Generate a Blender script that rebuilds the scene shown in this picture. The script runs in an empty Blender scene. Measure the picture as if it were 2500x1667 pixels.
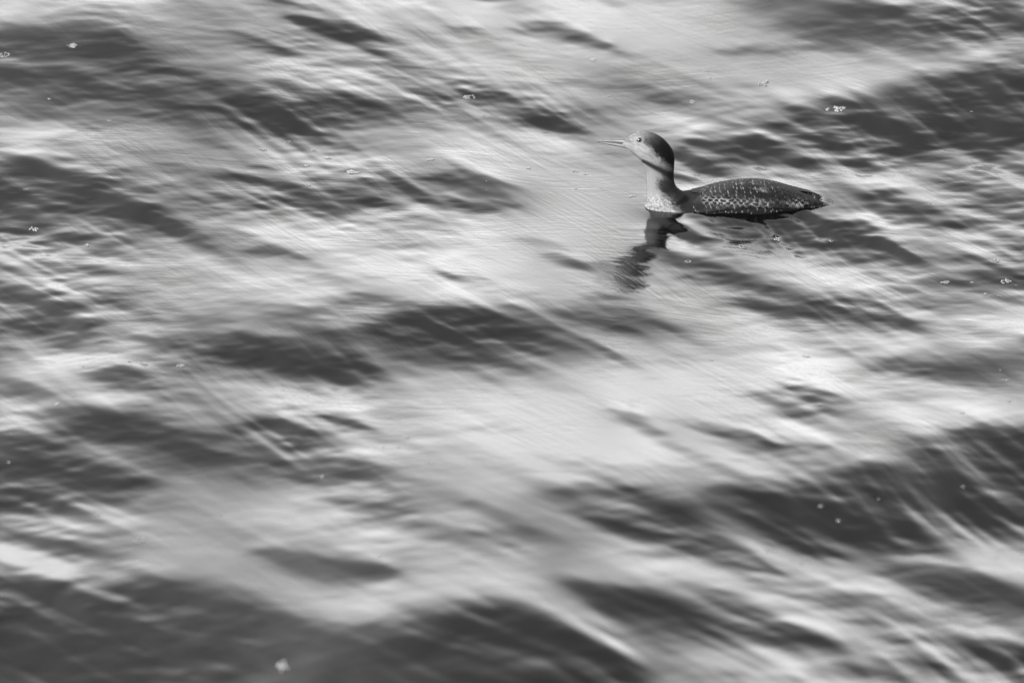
import bpy, bmesh, math, random
import numpy as np
from mathutils import Vector

# ------------------------------------------------------------------ camera, sky, sun, exposure
D = bpy.data
S = bpy.context.scene
COL = S.collection
R = math.radians

FPX = 12000.0                       # focal length in pixels of the 2500 px wide photograph
DIST = 12.0                         # camera to bird
DEP = R(20.0)                       # how far below the horizon the bird's waterline is seen
CU, CV = 1250.0, 833.5
V0 = 500.0                          # picture row of the ground point y = 0
PHI = DEP + math.atan((CV - V0) / FPX)
CAMY, CAMZ = -DIST * math.cos(DEP), DIST * math.sin(DEP)

cam_data = D.cameras.new('camera')
cam = D.objects.new('camera', cam_data)
COL.objects.link(cam)
cam.location = (0, CAMY, CAMZ)
cam.rotation_euler = (R(90) - PHI, 0, 0)
cam_data.sensor_width = 36
cam_data.lens = 36.0 * FPX / 2500.0
cam_data.clip_start = 0.1
cam_data.clip_end = 5000
cam_data.dof.use_dof = True
cam_data.dof.focus_distance = DIST * math.cos(PHI - DEP)
cam_data.dof.aperture_fstop = 2.6
S.camera = cam
S.render.resolution_x, S.render.resolution_y = 1024, 682

SUN_EL, SUN_AZ = R(30), R(-122)      # azimuth from straight ahead (+y), minus = to the left
w = D.worlds.new('World'); S.world = w
w.use_nodes = True
nt = w.node_tree; nt.nodes.clear()
sky = nt.nodes.new('ShaderNodeTexSky')
sky.sky_type = 'NISHITA'
sky.sun_disc = False
sky.sun_elevation = SUN_EL
sky.sun_rotation = SUN_AZ
sky.air_density = 1.5
sky.dust_density = 3.0
sky.ozone_density = 1.0
bw = nt.nodes.new('ShaderNodeSeparateColor')     # black-and-white picture taken through a red filter
bg = nt.nodes.new('ShaderNodeBackground')
bg.inputs['Strength'].default_value = 0.15
wo = nt.nodes.new('ShaderNodeOutputWorld')
nt.links.new(sky.outputs[0], bw.inputs[0])
nt.links.new(bw.outputs[0], bg.inputs['Color'])
nt.links.new(bg.outputs[0], wo.inputs[0])

sl = D.lights.new('sun', 'SUN'); sun = D.objects.new('sun', sl)
COL.objects.link(sun)
sl.energy = 0.5
sl.angle = R(14)
sl.color = (1, 1, 1)
sd = Vector((math.sin(SUN_AZ) * math.cos(SUN_EL), math.cos(SUN_AZ) * math.cos(SUN_EL), math.sin(SUN_EL)))
sun.rotation_euler = sd.to_track_quat('Z', 'Y').to_euler()

S.view_settings.view_transform = 'Standard'
S.view_settings.look = 'None'
S.view_settings.gamma = 1.0
S.view_settings.use_curve_mapping = False
S.view_settings.exposure = 3.1

# ------------------------------------------------------------------ materials
def mat(name, base=0.2, rough=0.5, spec=0.5, ior=1.45):
    m = D.materials.new(name); m.use_nodes = True
    b = m.node_tree.nodes['Principled BSDF']
    b.inputs['Base Color'].default_value = (base, base, base, 1)
    b.inputs['Roughness'].default_value = rough
    b.inputs['Specular IOR Level'].default_value = spec
    b.inputs['IOR'].default_value = ior
    return m, m.node_tree, b
water_mat, wnt, wb = mat('water', 0.001, 0.09, 0.5, 1.33)

# finest wind ripples: long along the drift, narrow across it, plus short cross ripples
tc = wnt.nodes.new('ShaderNodeTexCoord')
def fine(rot, sc, detail, strength, dist, prev=None, distort=0.3):
    m1 = wnt.nodes.new('ShaderNodeMapping'); m1.inputs['Rotation'].default_value = (0, 0, rot)
    m2 = wnt.nodes.new('ShaderNodeMapping'); m2.inputs['Scale'].default_value = sc
    n = wnt.nodes.new('ShaderNodeTexNoise'); n.inputs['Scale'].default_value = 1.0
    n.inputs['Detail'].default_value = detail; n.inputs['Distortion'].default_value = distort
    b = wnt.nodes.new('ShaderNodeBump'); b.inputs['Strength'].default_value = strength; b.inputs['Distance'].default_value = dist
    wnt.links.new(tc.outputs['Object'], m1.inputs[0]); wnt.links.new(m1.outputs[0], m2.inputs[0])
    wnt.links.new(m2.outputs[0], n.inputs[0]); wnt.links.new(n.outputs[0], b.inputs['Height'])
    if prev: wnt.links.new(prev.outputs[0], b.inputs['Normal'])
    return b
def patchy(b, seed, sc, lo, hi):
    n = wnt.nodes.new('ShaderNodeTexNoise'); n.inputs['Scale'].default_value = sc; n.inputs['Detail'].default_value = 1
    mp = wnt.nodes.new('ShaderNodeMapping'); mp.inputs['Location'].default_value = (seed, seed * 2.3, 0)
    r = wnt.nodes.new('ShaderNodeMapRange'); r.inputs['From Min'].default_value = .38; r.inputs['From Max'].default_value = .62
    r.inputs['To Min'].default_value = lo; r.inputs['To Max'].default_value = hi
    wnt.links.new(tc.outputs['Object'], mp.inputs[0]); wnt.links.new(mp.outputs[0], n.inputs[0])
    wnt.links.new(n.outputs[0], r.inputs[0]); wnt.links.new(r.outputs[0], b.inputs['Strength'])
b1 = fine(R(62), (3.0, 80, 1), 3.0, 1.0, .0009, None, .6); patchy(b1, 3, 3.0, .0, .6)
b3 = fine(R(52), (5.0, 120, 1), 2.0, 1.0, .0006, b1, .9); patchy(b3, 9, 4.0, .0, .6)
b2 = fine(R(4), (12, 60, 1), 3.0, 1.0, .0010, b3, 1.0); patchy(b2, 17, 3.5, .05, .65)
wnt.links.new(b2.outputs[0], wb.inputs['Normal'])

# ------------------------------------------------------------------ the water
# Tone list of the wave faces: (tone, softness, [(x, y, half height), ...]); x, y are measured on a 2352 x 1568
# chart of the water surface.  Dark = a face leaning towards the shore (camera), bright = its lying back.
A = []
def st(tone, soft, *pts):
    A.append((tone, soft, pts))
# broad light and mid areas
BROAD = [(.60, 230, 180, 420, 180, .6), (.55, 0, 800, 300, 330, .5), (.80, 1300, 60, 420, 110, .9), (.90, 1330, 480, 300, 130, 1),
 (.78, 900, 600, 420, 70, .8), (.88, 1250, 640, 330, 70, .7), (.88, 1480, 920, 430, 150, 1), (.86, 1250, 1010, 330, 100, .8), (.78, 2050, 980, 320, 70, .8),
 (.80, 1950, 760, 300, 60, .8), (.78, 2150, 200, 300, 60, .6), (.76, 1600, 300, 260, 50, .6), (.70, 420, 1190, 380, 90, .7),
 (.62, 150, 1280, 250, 60, .6), (.74, 1000, 1330, 300, 60, .7), (.70, 1700, 1280, 300, 60, .6), (.66, 2000, 1420, 400, 90, .6),
 (.70, 1500, 1520, 220, 50, .7),
 (.60, 120, 315, 330, 50, .8), (.62, 150, 620, 330, 60, .7), (.64, 150, 1190, 300, 70, .7), (.62, 2300, 920, 160, 60, .5), (.86, 1430, 30, 330, 60, .8),
 (.50, 200, 120, 330, 80, .6), (.50, 250, 215, 420, 50, .6), (.50, 850, 245, 430, 45, .7), (.46, 150, 470, 330, 75, .6), (.52, 800, 445, 420, 50, .6),
 (.50, 820, 780, 480, 75, .6), (.46, 500, 1030, 480, 80, .6), (.50, 1450, 1175, 300, 75, .65), (.42, 1950, 1140, 420, 90, .65), (.50, 1600, 1410, 340, 60, .55),
 (.48, 2000, 320, 380, 60, .6), (.52, 1950, 690, 330, 50, .6), (.54, 2280, 500, 260, 160, .55), (.50, 2000, 50, 330, 60, .6), (.55, 740, 90, 260, 50, .6),
 (.50, 150, 730, 330, 70, .6), (.50, 750, 1290, 200, 50, .5), (.52, 2150, 1360, 260, 80, .5), (.48, 2220, 835, 230, 45, .5), (.52, 1580, 600, 180, 40, .5), (.74, 700, 900, 330, 45, .8), (.72, 1950, 430, 220, 40, .7), (.76, 1950, 590, 320, 45, .7), (.74, 420, 620, 350, 40, .6)]
# the main swells, broad and soft, then their crests
st(.40, .7, (0,100,36), (200,110,34), (330,150,22), (480,195,9))
st(.39, .7, (0,182,26), (250,205,28), (500,245,30), (700,245,26), (900,255,20))
st(.33, .6, (0,450,46), (250,470,42), (420,520,10))
st(.41, .7, (400,800,20), (650,810,38), (900,780,42), (1150,762,38), (1310,795,12))
st(.42, .7, (100,960,20), (350,1000,38), (600,1025,42), (860,1085,16))
st(.38, .7, (0,1080,70), (150,1122,42), (340,1118,12))
st(.42, .7, (1690,0,12), (1900,35,32), (2100,60,34), (2260,62,14))
st(.31, .6, (1790,268,18), (1950,268,36), (2080,262,50), (2200,252,66), (2450,238,84))
st(.27, .6, (1610,1148,12), (1800,1158,38), (1980,1155,56), (2150,1125,66), (2300,1090,84), (2450,1070,96))
st(.44, .8, (2030,468,14), (2200,475,32), (2420,480,42))
st(.38, .7, (1300,1345,10), (1500,1400,38), (1750,1432,30), (1890,1468,9))
st(.42, .7, (2080,1305,16), (2250,1362,36), (2450,1430,54))
# upper left
st(.50, .5, (90,45,6), (150,32,9), (230,40,7))
st(.37, .5, (0,75,17), (100,80,18), (230,75,20), (295,85,9))
st(.34, .6, (0,105,26), (120,115,22), (230,102,18), (300,120,6))
st(.50, .6, (60,150,12),(160,135,18),(230,165,14))
st(.40, .5, (265,125,10), (340,150,20), (420,175,18), (475,192,6))
st(.34, .5, (0,170,20), (100,185,24), (200,200,24), (300,215,22), (395,255,8))
st(.38, .6, (240,240,16), (350,250,22), (450,235,24), (550,250,24), (650,235,22), (730,240,18))
st(.33, .5, (560,278,10), (650,298,14), (745,315,7))
st(.35, .6, (740,232,20), (850,250,19), (960,250,16), (1040,225,14))
st(.33, .35, (1040,190,8), (1100,225,24), (1180,248,32), (1250,270,22), (1335,293,5))
st(.28, .35, (695,48,6), (760,70,22), (820,92,18), (875,108,5))
st(.48, .6, (600,75,10), (700,92,16), (760,105,10))
st(.38, .5, (640,8,5), (720,14,4))
st(.42, .5, (1020,66,3), (1090,70,4))
st(.48, .5, (490,66,6), (560,85,10), (645,120,6))
st(.60, .8, (380,95,15), (480,120,20), (600,150,14))
st(.38, .4, (0,366,9), (60,385,16), (115,407,9))
st(.27, .3, (0,425,22), (100,432,30), (200,446,36), (280,476,26), (345,503,14), (405,520,4))
st(.42, .7, (60,488,12), (200,508,14), (360,518,8))
st(.34, .4, (0,525,14), (60,553,14), (122,573,5))
st(.48, .6, (260,380,12), (330,412,14), (425,440,10))
st(.38, .6, (430,450,10), (550,455,9), (680,465,12), (805,480,6))
st(.40, .5, (520,405,9), (600,415,12), (685,436,9))
st(.34, .5, (790,455,9), (880,465,16), (965,475,11))
st(.36, .5, (850,420,16), (950,432,12), (1050,412,20), (1110,432,16), (1185,442,8))
st(.37, .5, (1030,473,9), (1090,480,11), (1175,472,6))
st(.50, .6, (500,535,5), (540,545,12), (600,568,14), (690,592,7))
st(.48, .6, (410,548,8), (485,552,4))
st(.36, .4, (1030,634,6), (1060,638,5), (1115,643,3))
st(.60, .6, (745,648,7), (820,635,12))
st(.42, .5, (600,705,6), (750,693,9), (860,680,10), (935,690,4))
st(.50, .7, (620,715,10), (690,730,10))
st(.42, .7, (0,690,28), (80,700,24), (180,732,14))
st(.42, .7, (0,760,18), (120,755,10), (200,750,8), (325,725,6))
st(.52, .7, (20,245,16), (120,265,16), (210,290,8))
st(.56, .5, (550,378,5), (620,376,5))
st(.50, .6, (130,365,6), (220,372,7), (290,368,5))
st(.58, .7, (450,722,9), (545,747,12))
# the long wave through the middle
st(.40, .5, (400,800,10), (480,778,10), (580,775,12), (700,765,9), (800,755,8), (880,742,8))
st(.24, .5, (470,800,14), (580,805,30), (680,815,32), (760,830,30), (835,852,14))
st(.21, .4, (860,745,10), (950,735,24), (1050,732,32), (1130,742,30), (1200,758,22), (1280,778,10))
st(.42, .7, (900,790,12), (1000,800,18), (1100,812,22), (1190,832,12))
st(.28, .4, (1120,690,4), (1200,715,7), (1260,745,7), (1330,775,5), (1405,808,4))
st(.40, .5, (1280,712,12), (1360,728,22), (1450,730,20), (1525,748,12))
# lower left
st(.36, .5, (0,880,16), (60,893,12), (115,905,5))
st(.42, .7, (180,848,12), (280,855,16), (345,877,13))
st(.24, .45, (165,925,8), (230,955,20), (310,990,24), (420,1008,18), (525,1020,10))
st(.25, .45, (515,965,8), (580,980,13), (650,995,18), (715,1005,9))
st(.38, .7, (450,1035,20), (560,1050,20), (680,1075,16), (785,1085,8))
st(.34, .5, (750,962,6), (800,972,8), (855,981,5))
st(.23, .5, (0,1010,10), (80,1040,13), (170,1070,18), (250,1095,15), (325,1116,6))
st(.24, .5, (0,1105,38), (80,1130,30), (150,1153,16), (205,1166,6))
st(.55, .8, (0,1240,16), (100,1250,16), (220,1262,9))
st(.31, .5, (600,1268,10), (680,1283,20), (760,1300,22), (850,1310,14), (925,1322,6))
st(.45, .7, (780,1138,12), (860,1155,18), (935,1180,11))
st(.38, .7, (0,1350,20), (150,1345,20), (330,1345,20))
st(.21, .3, (0,1450,90), (150,1455,95), (300,1425,70), (370,1400,68), (450,1470,95), (560,1490,75), (700,1520,70), (830,1540,80))
st(.22, .5, (740,1490,42), (850,1488,52), (960,1475,54), (1080,1468,66), (1180,1490,64), (1300,1530,45), (1430,1570,14))
st(.23, .3, (0,1560,60), (300,1580,60), (700,1590,60), (1100,1590,70), (1300,1590,40))
st(.34, .9, (480,1430,8), (620,1490,10), (760,1500,8))
st(.42, .9, (930,1390,4), (1080,1440,7), (1260,1520,7))
st(.40, .9, (760,1440,5), (900,1500,8), (1010,1560,8))
st(.38, .9, (60,1400,5), (230,1450,8), (330,1500,6))
st(.46, .9, (400,1500,8), (480,1530,12), (560,1565,16), (640,1580,14))
st(.50, .6, (0,1520,4), (100,1567,6))
st(.40, .6, (1100,1165,11), (1165,1187,14))
st(.44, .7, (1080,1230,14), (1150,1235,15), (1235,1215,8))
# lower right
st(.40, .7, (1240,1130,14), (1330,1118,20), (1400,1130,20), (1500,1140,14), (1595,1156,7))
st(.37, .6, (1350,1200,7), (1450,1200,24), (1550,1205,32), (1620,1235,20), (1700,1275,11), (1775,1307,5))
st(.22, .35, (1640,1135,13), (1740,1138,22), (1850,1150,38), (1950,1180,40), (2040,1220,22), (2095,1236,7))
st(.25, .5, (1690,1175,12), (1790,1220,20), (1860,1255,18), (1915,1277,6))
st(.23, .35, (1985,1065,12), (2040,1092,30), (2120,1130,40), (2200,1160,38), (2285,1192,18))
st(.22, .4, (2225,985,9), (2290,1000,24), (2400,1035,50))
st(.24, .4, (2190,1060,24), (2290,1090,40), (2420,1130,50))
st(.60, .8, (2205,1130,4), (2290,1188,8), (2400,1245,9))
st(.40, .6, (2100,1310,10), (2180,1340,17), (2260,1382,14))
st(.38, .6, (2250,1330,10), (2400,1385,14))
st(.26, .45, (1305,1338,10), (1400,1368,24), (1490,1392,26), (1600,1400,24), (1700,1420,18), (1790,1445,15), (1855,1462,6))
st(.46, .9, (1400,1425,18), (1550,1445,18))
st(.23, .4, (1176,1440,45), (1280,1465,38), (1375,1500,26), (1450,1540,10))
st(.24, .5, (1300,1535,30), (1430,1568,22))
st(.72, .5, (1215,1376,5), (1300,1412,8), (1390,1465,9), (1450,1500,6))
st(.30, .5, (2165,1448,10), (2250,1480,20), (2420,1550,32))
st(.42, .7, (1985,1430,12), (2070,1460,14), (2145,1481,8))
st(.40, .8, (1815,1556,9), (1950,1545,12), (2085,1556,12))
st(.42, .8, (2040,1508,12), (2200,1532,15), (2400,1575,18))
st(.25, .35, (1715,893,6), (1780,898,12), (1840,902,18), (1900,916,12), (1945,923,4))
st(.50, .8, (1780,925,10), (1905,940,8))
st(.44, .5, (1415,948,6), (1460,965,12), (1505,997,9))
st(.40, .5, (1595,978,5), (1650,990,11), (1710,1000,8), (1765,1021,6))
st(.48, .5, (1790,1018,5), (1865,1014,6))
st(.35, .6, (2050,828,9), (2120,830,19), (2200,832,20), (2280,820,18), (2420,812,20))
st(.45, .8, (2080,850,8), (2220,862,8))
st(.40, .4, (1530,832,4), (1575,839,4))
st(.50, .6, (2030,1030,5), (2085,1047,6))
st(.54, .8, (1850,1340,9), (1980,1370,15), (2085,1402,9))
# upper right
st(.32, .5, (1735,-4,10), (1850,5,14), (1950,20,17), (2050,40,18), (2160,57,11))
st(.37, .6, (1800,58,12), (1900,65,17), (1990,75,18), (1950,97,13))
st(.45, .7, (2150,20,10), (2250,40,14), (2400,70,10))
st(.38, .5, (1640,112,4), (1700,112,8), (1750,112,6))
st(.56, .7, (1750,107,7), (1870,110,7), (1965,108,6))
st(.45, .5, (1178,64,6), (1260,68,10), (1335,80,8))
st(.28, .4, (1300,92,5), (1350,98,8), (1390,104,5))
st(.28, .35, (1376,110,3), (1420,121,4))
st(.45, .4, (1395,205,5), (1470,205,10), (1530,228,11), (1565,239,4))
st(.30, .35, (1840,240,6), (1950,245,20), (2050,245,34), (2150,230,44), (2250,218,60), (2450,205,75))
st(.27, .45, (1745,308,9), (1850,300,28), (1950,305,38), (2050,320,34), (2130,335,18))
st(.30, .5, (2100,280,30), (2200,280,25), (2400,280,20))
st(.42, .6, (1590,332,9), (1680,335,15), (1760,343,12))
st(.37, .5, (1600,370,9), (1660,375,14), (1725,370,12))
st(.38, .6, (1780,372,8), (1900,376,10), (2020,372,11), (2140,362,7))
st(.40, .5, (2235,338,5), (2300,326,6), (2400,316,7))
st(.20, .3, (1530,348,5), (1570,360,11), (1608,377,6))
st(.36, .5, (1570,385,6), (1640,398,8))
st(.26, .5, (1545,405,6), (1585,417,7))
st(.44, .6, (2035,464,7), (2110,470,12), (2185,470,10))
st(.34, .5, (2190,474,6), (2260,480,18), (2400,472,20))
st(.45, .6, (2130,430,9), (2230,430,17), (2400,450,20))
st(.42, .5, (2150,513,7), (2200,530,11), (2242,546,5))
st(.45, .6, (2110,645,8), (2200,650,15), (2400,645,18))
st(.50, .7, (2240,594,12), (2400,600,18))
st(.40, .5, (1560,640,6), (1620,643,10), (1705,645,6))
st(.34, .5, (1695,672,9), (1800,665,11), (1880,680,20), (1960,700,18), (2035,716,9))
st(.47, .7, (1700,702,8), (1780,712,10), (1900,730,9), (2110,737,11))
st(.44, .6, (1310,698,8), (1420,693,10))
st(.40, .5, (1490,568,7), (1560,590,17), (1640,615,15), (1695,632,6))
st(.60, .6, (1215,560,8), (1275,571,7))
st(.45, .5, (1288,595,8), (1345,612,8))
# in front of the bird
st(.14, .4, (1750,485,10), (1830,500,20), (1900,518,22), (1985,545,12), (2060,572,5))
st(.16, .5, (1640,495,8), (1700,520,14), (1760,540,8))
st(.15, .4, (1585,490,8), (1680,500,20), (1790,512,30), (1900,522,30), (2000,545,8))
st(.30, .4, (1530,513,6), (1560,530,9), (1600,549,6))
st(.34, .4, (1480,487,6), (1510,505,14), (1540,515,8))
st(.25, .25, (1512,516,4), (1542,523,5))
st(.36, .25, (1605,549,3), (1640,546,3), (1678,543,4))
st(.32, .25, (1715,548,3), (1760,553,4), (1790,552,3))
st(.25, .25, (1796,542,3), (1850,542,4))
st(.36, .25, (1790,566,3), (1840,563,4), (1865,560,3))
st(.46, .3, (1392,526,2), (1440,520,4), (1478,511,4))

RES = 2.0
U0, U1, W0, W1 = -1000.0, 3352.0, -420.0, 2220.0
gw, gh = int((U1 - U0) / RES), int((W1 - W0) / RES)
gx = U0 + (np.arange(gw) + .5) * RES
gy = W0 + (np.arange(gh) + .5) * RES
rng = np.random.default_rng(7)

# beyond the edges of the chart the swell simply carries on
def off_chart():
    out = []
    for _ in range(420):
        x, y = rng.uniform(U0, U1), rng.uniform(W0, W1)
        if -60 < x < 2412 and -40 < y < 1610: continue
        k = .5 + max(0, y) / 1500
        L, r = rng.uniform(80, 260) * k, rng.uniform(8, 30) * k
        a = R(rng.uniform(-4, 26))
        pts = [(x + L * t * math.cos(a), y + L * t * math.sin(a) + rng.uniform(-8, 8), r * (.4 + .6 * math.sin(math.pi * (.15 + .7 * (t + 1) / 2)))) for t in (-1, -.5, 0, .5, 1)]
        if any(-20 < p[0] < 2372 and -10 < p[1] < 1578 for p in pts): continue
        out.append((rng.uniform(.22, .45), rng.uniform(.4, .7), pts))
    return out

F = np.fft
fy = F.fftfreq(gh)[:, None]; fx = F.rfftfreq(gw)[None, :]
def noise(seed, along, across, ang=0.0):
    """smooth unit-variance noise, correlation lengths in chart pixels, long axis turned by ang (down to the right)"""
    n = np.random.default_rng(seed).standard_normal((gh, gw)).astype(np.float32)
    c, s = math.cos(ang), math.sin(ang)
    a = fx * c + fy * s; b = -fx * s + fy * c
    g = np.exp(-2 * math.pi ** 2 * ((a * along / RES) ** 2 + (b * across / RES) ** 2))
    o = F.irfft2(F.rfft2(n) * g, s=(gh, gw))
    return (o / o.std()).astype(np.float32)
def blur(f, along, across, ang):
    c, s = math.cos(ang), math.sin(ang)
    a = fx * c + fy * s; b = -fx * s + fy * c
    return F.irfft2(F.rfft2(f) * np.exp(-2 * math.pi ** 2 * ((a * along / RES) ** 2 + (b * across / RES) ** 2)), s=(gh, gw))
def bil(f, x, y, x0, y0, dx, dy):
    i = np.clip((x - x0) / dx - .5, 0, f.shape[1] - 1.001); j = np.clip((y - y0) / dy - .5, 0, f.shape[0] - 1.001)
    i0 = i.astype(np.int32); j0 = j.astype(np.int32); a = i - i0; b = j - j0
    return (f[j0, i0] * (1 - a) + f[j0, i0 + 1] * a) * (1 - b) + (f[j0 + 1, i0] * (1 - a) + f[j0 + 1, i0 + 1] * a) * b

def paint():
    X, Y = np.meshgrid(gx, gy)
    T = np.full(X.shape, .70, np.float32)
    for tone, x, y, rx, ry, o in BROAD:
        w_ = o * np.exp(-((X - x) / rx) ** 2 - ((Y - y) / ry) ** 2)
        T = T + (tone - T) * w_
    for tone, soft, pts in off_chart() + A:
        rm = max(p[2] for p in pts) * 2.6 + 6
        xs = [p[0] for p in pts]; ys = [p[1] for p in pts]
        i0 = max(0, int((min(xs) - rm - U0) / RES)); i1 = min(gw, int((max(xs) + rm - U0) / RES) + 1)
        j0 = max(0, int((min(ys) - rm - W0) / RES)); j1 = min(gh, int((max(ys) + rm - W0) / RES) + 1)
        if i1 <= i0 or j1 <= j0: continue
        x = X[j0:j1, i0:i1]; y = Y[j0:j1, i0:i1]
        al = np.zeros(x.shape, np.float32)
        for (ax, ay, ar), (bx, by, br) in zip(pts[:-1], pts[1:]):
            dx, dy = bx - ax, by - ay
            t = np.clip(((x - ax) * dx + (y - ay) * dy) / (dx * dx + dy * dy + 1e-6), 0, 1)
            px, py = x - (ax + t * dx), y - (ay + t * dy)
            r = (ar + t * (br - ar)) * 1.22
            px = px * .45                                    # capsule ends drawn out into points
            d = np.hypot(px, py) / r
            s_ = np.where(py > 0, soft * 1.6 + .1, soft * .8 + .05)     # crest edge crisper than the trough edge
            q = np.clip((1 + s_ - d) / (2 * s_), 0, 1)
            al = np.maximum(al, q * q * (3 - 2 * q))
        T[j0:j1, i0:i1] += (tone - T[j0:j1, i0:i1]) * al
    return T

ST = R(29)
CH = .8          # how choppy the small ripples are
T = paint()
# ragged, wind-drawn edges
X, Y = np.meshgrid(gx, gy)
near = np.clip((Y + 200) / 1700, .15, 1.3).astype(np.float32)       # ripples look larger nearer the shore
w1 = noise(1, 90, 6, ST) * 11 + noise(2, 30, 4, R(20)) * 3 + noise(12, 160, 24, ST) * 8
w2 = noise(3, 40, 8, R(4)) * 3.0
T = bil(T, X + w1 * math.cos(ST) - w2 * .3, Y + w1 * math.sin(ST) + w2, U0, W0, RES, RES)
def trail(f, L):
    a = fx * math.cos(ST) + fy * math.sin(ST)
    return F.irfft2(F.rfft2(f) / (1 + 2j * math.pi * a * L / RES), s=(gh, gw))
def ripples(f, k):
    return f + k * (trail(f, 50) - f)
T = ripples(T, np.clip(.55 + .2 * noise(13, 120, 25, ST), .1, .8))
T = .5 * T + .5 * blur(T, 12, 1.5, ST)
bend = noise(20, 260, 90, R(10))
sel = np.clip(.5 + .9 * noise(21, 190, 70, R(12)), 0, 1)
def drawn(seed, along, across):
    a = noise(seed, along, across, R(35)) * sel + noise(seed + 50, along, across, R(24)) * (1 - sel)
    return bil(a, X, Y + 22 * bend, U0, W0, RES, RES)
hard = np.clip(.55 + .8 * noise(22, 110, 40, R(20)), 0, 1.4)
rip = ((drawn(4, 70, 2.8) * .033 + drawn(5, 120, 5) * .038) * (.4 + .6 * hard) + noise(6, 20, 2.0, R(3)) * .032 * (1.15 - near * .75)
       + noise(8, 34, 4.5, R(10)) * .034 + drawn(9, 70, 13) * .045 + noise(10, 28, 3.0, R(-9)) * .026 + noise(14, 60, 9, R(-3)) * .03)
def T_low(t): return (.45 - t) / .15
patch = np.clip(1 + .45 * noise(11, 170, 50, R(15)), .3, 1.6)
mid = np.interp(T, [.2, .35, .5, .65, .85], [2.0, 1.6, 1.15, .9, .5])
T = T + np.clip(T_low(T), 0, 1) * (np.maximum(drawn(15, 95, 6) - .1, 0) * .07 + np.maximum(drawn(16, 60, 3) - .3, 0) * .04 + np.maximum(drawn(17, 150, 16) - .3, 0) * .06)
patch = patch + 1.3 * np.exp(-((X - 1550) / 60) ** 2 - ((Y - 530) / 40) ** 2)
T = T + rip * patch * mid * CH
FIX = np.array([[-0.055, -0.04, 0.024, -0.049, -0.031, 0.011, 0.003, 0.026, 0.029, -0.026, -0.025, -0.043],
 [-0.07, -0.04, 0.015, -0.041, -0.006, -0.005, 0.0, 0.04, 0.0, 0.0, -0.027, -0.022],
 [-0.053, -0.034, 0.005, -0.036, -0.013, -0.027, 0.06, 0.08, -0.04, -0.02, -0.041, -0.041],
 [-0.07, -0.036, -0.013, -0.033, -0.021, -0.019, 0.046, 0.045, -0.008, -0.023, -0.043, -0.052],
 [-0.07, -0.068, 0.032, -0.041, -0.008, -0.001, 0.048, 0.045, 0.039, -0.042, -0.02, -0.07],
 [-0.051, -0.037, 0.021, -0.035, -0.042, 0.022, 0.031, 0.023, 0.02, -0.037, -0.028, -0.043],
 [-0.07, -0.057, 0.014, -0.019, -0.063, -0.016, 0.021, -0.012, -0.016, -0.032, -0.03, -0.051],
 [-0.017, -0.014, -0.016, -0.025, -0.017, -0.008, -0.004, 0.002, 0.0, -0.019, -0.025, -0.027]])
fu = np.clip(X / 196.0 - .5, 0, 11 - 1e-3); fv = np.clip(Y / 196.0 - .5, 0, 7 - 1e-3)
fi = fu.astype(int); fj = fv.astype(int); fu = fu - fi; fv = fv - fj
FIX = (FIX[fj, fi] * (1 - fu) + FIX[fj, fi + 1] * fu) * (1 - fv) + (FIX[fj + 1, fi] * (1 - fu) + FIX[fj + 1, fi + 1] * fu) * fv
T = np.interp(T, [0, .2, .27, .35, .45, .58, .68, .80, .95], [.13, .205, .235, .275, .385, .575, .725, .875, .91])

T_GOAL = T
T = T + FIX * np.clip((T - .22) / .2, 0, 1)
# tone wanted -> how far the surface leans towards the camera (Fresnel times sky brightness, measured once)
CS = np.array([-4.0, -1.5, 1.0, 3.5, 6.0, 8.5, 11.0, 13.5, 16.0, 18.5, 21.0, 23.5, 26.0, 28.5, 31.0, 33.5, 36.0])
CT = np.array([0.944, 0.792, 0.651, 0.542, 0.475, 0.404, 0.353, 0.318, 0.29, 0.267, 0.251, 0.235, 0.227, 0.224, 0.22, 0.216, 0.216])
def lin(t): return np.where(t < .04045, t / 12.92, ((np.maximum(t, 0) + .055) / 1.055) ** 2.4)
def srgb(l): return np.where(l < .0031308, l * 12.92, 1.055 * np.maximum(l, 1e-9) ** (1 / 2.4) - .055)
def fres(c):
    c = np.clip(c, 0.01, 1); g = np.sqrt(1.33 ** 2 - 1 + c * c)
    return .5 * ((g - c) / (g + c)) ** 2 * (1 + ((c * (g + c) - 1) / (c * (g - c) + 1)) ** 2)
SKE = 18 + 2 * CS
SKL = lin(CT) / fres(np.sin(np.radians(18 + CS)))
deps = np.linspace(16, 31, 31)
sls = np.linspace(-8, 23, 63)
tones = np.linspace(0, 1, 101)
LUT = np.zeros((len(deps), len(tones)))
for i, dp in enumerate(deps):
    s_ = sls[sls > -dp + 11]
    t_ = srgb(fres(np.sin(np.radians(dp + s_))) * np.interp(dp + 2 * s_, SKE, SKL))
    t_ = np.minimum.accumulate(t_)
    LUT[i] = np.interp(-tones, -t_ + np.arange(len(t_)) * 1e-6, s_)

def project(x, y, z):
    dy, dz = y - CAMY, z - CAMZ
    dep = dy * math.cos(PHI) - dz * math.sin(PHI)
    up = dy * math.sin(PHI) + dz * math.cos(PHI)
    return CU + FPX * x / dep, CV - FPX * up / dep
def ground(u, v):
    a = PHI + math.atan((v - CV) / FPX)
    y = CAMY + CAMZ / math.tan(a)
    return (u - CU) / FPX * ((y - CAMY) * math.cos(PHI) + CAMZ * math.sin(PHI)), y

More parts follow.
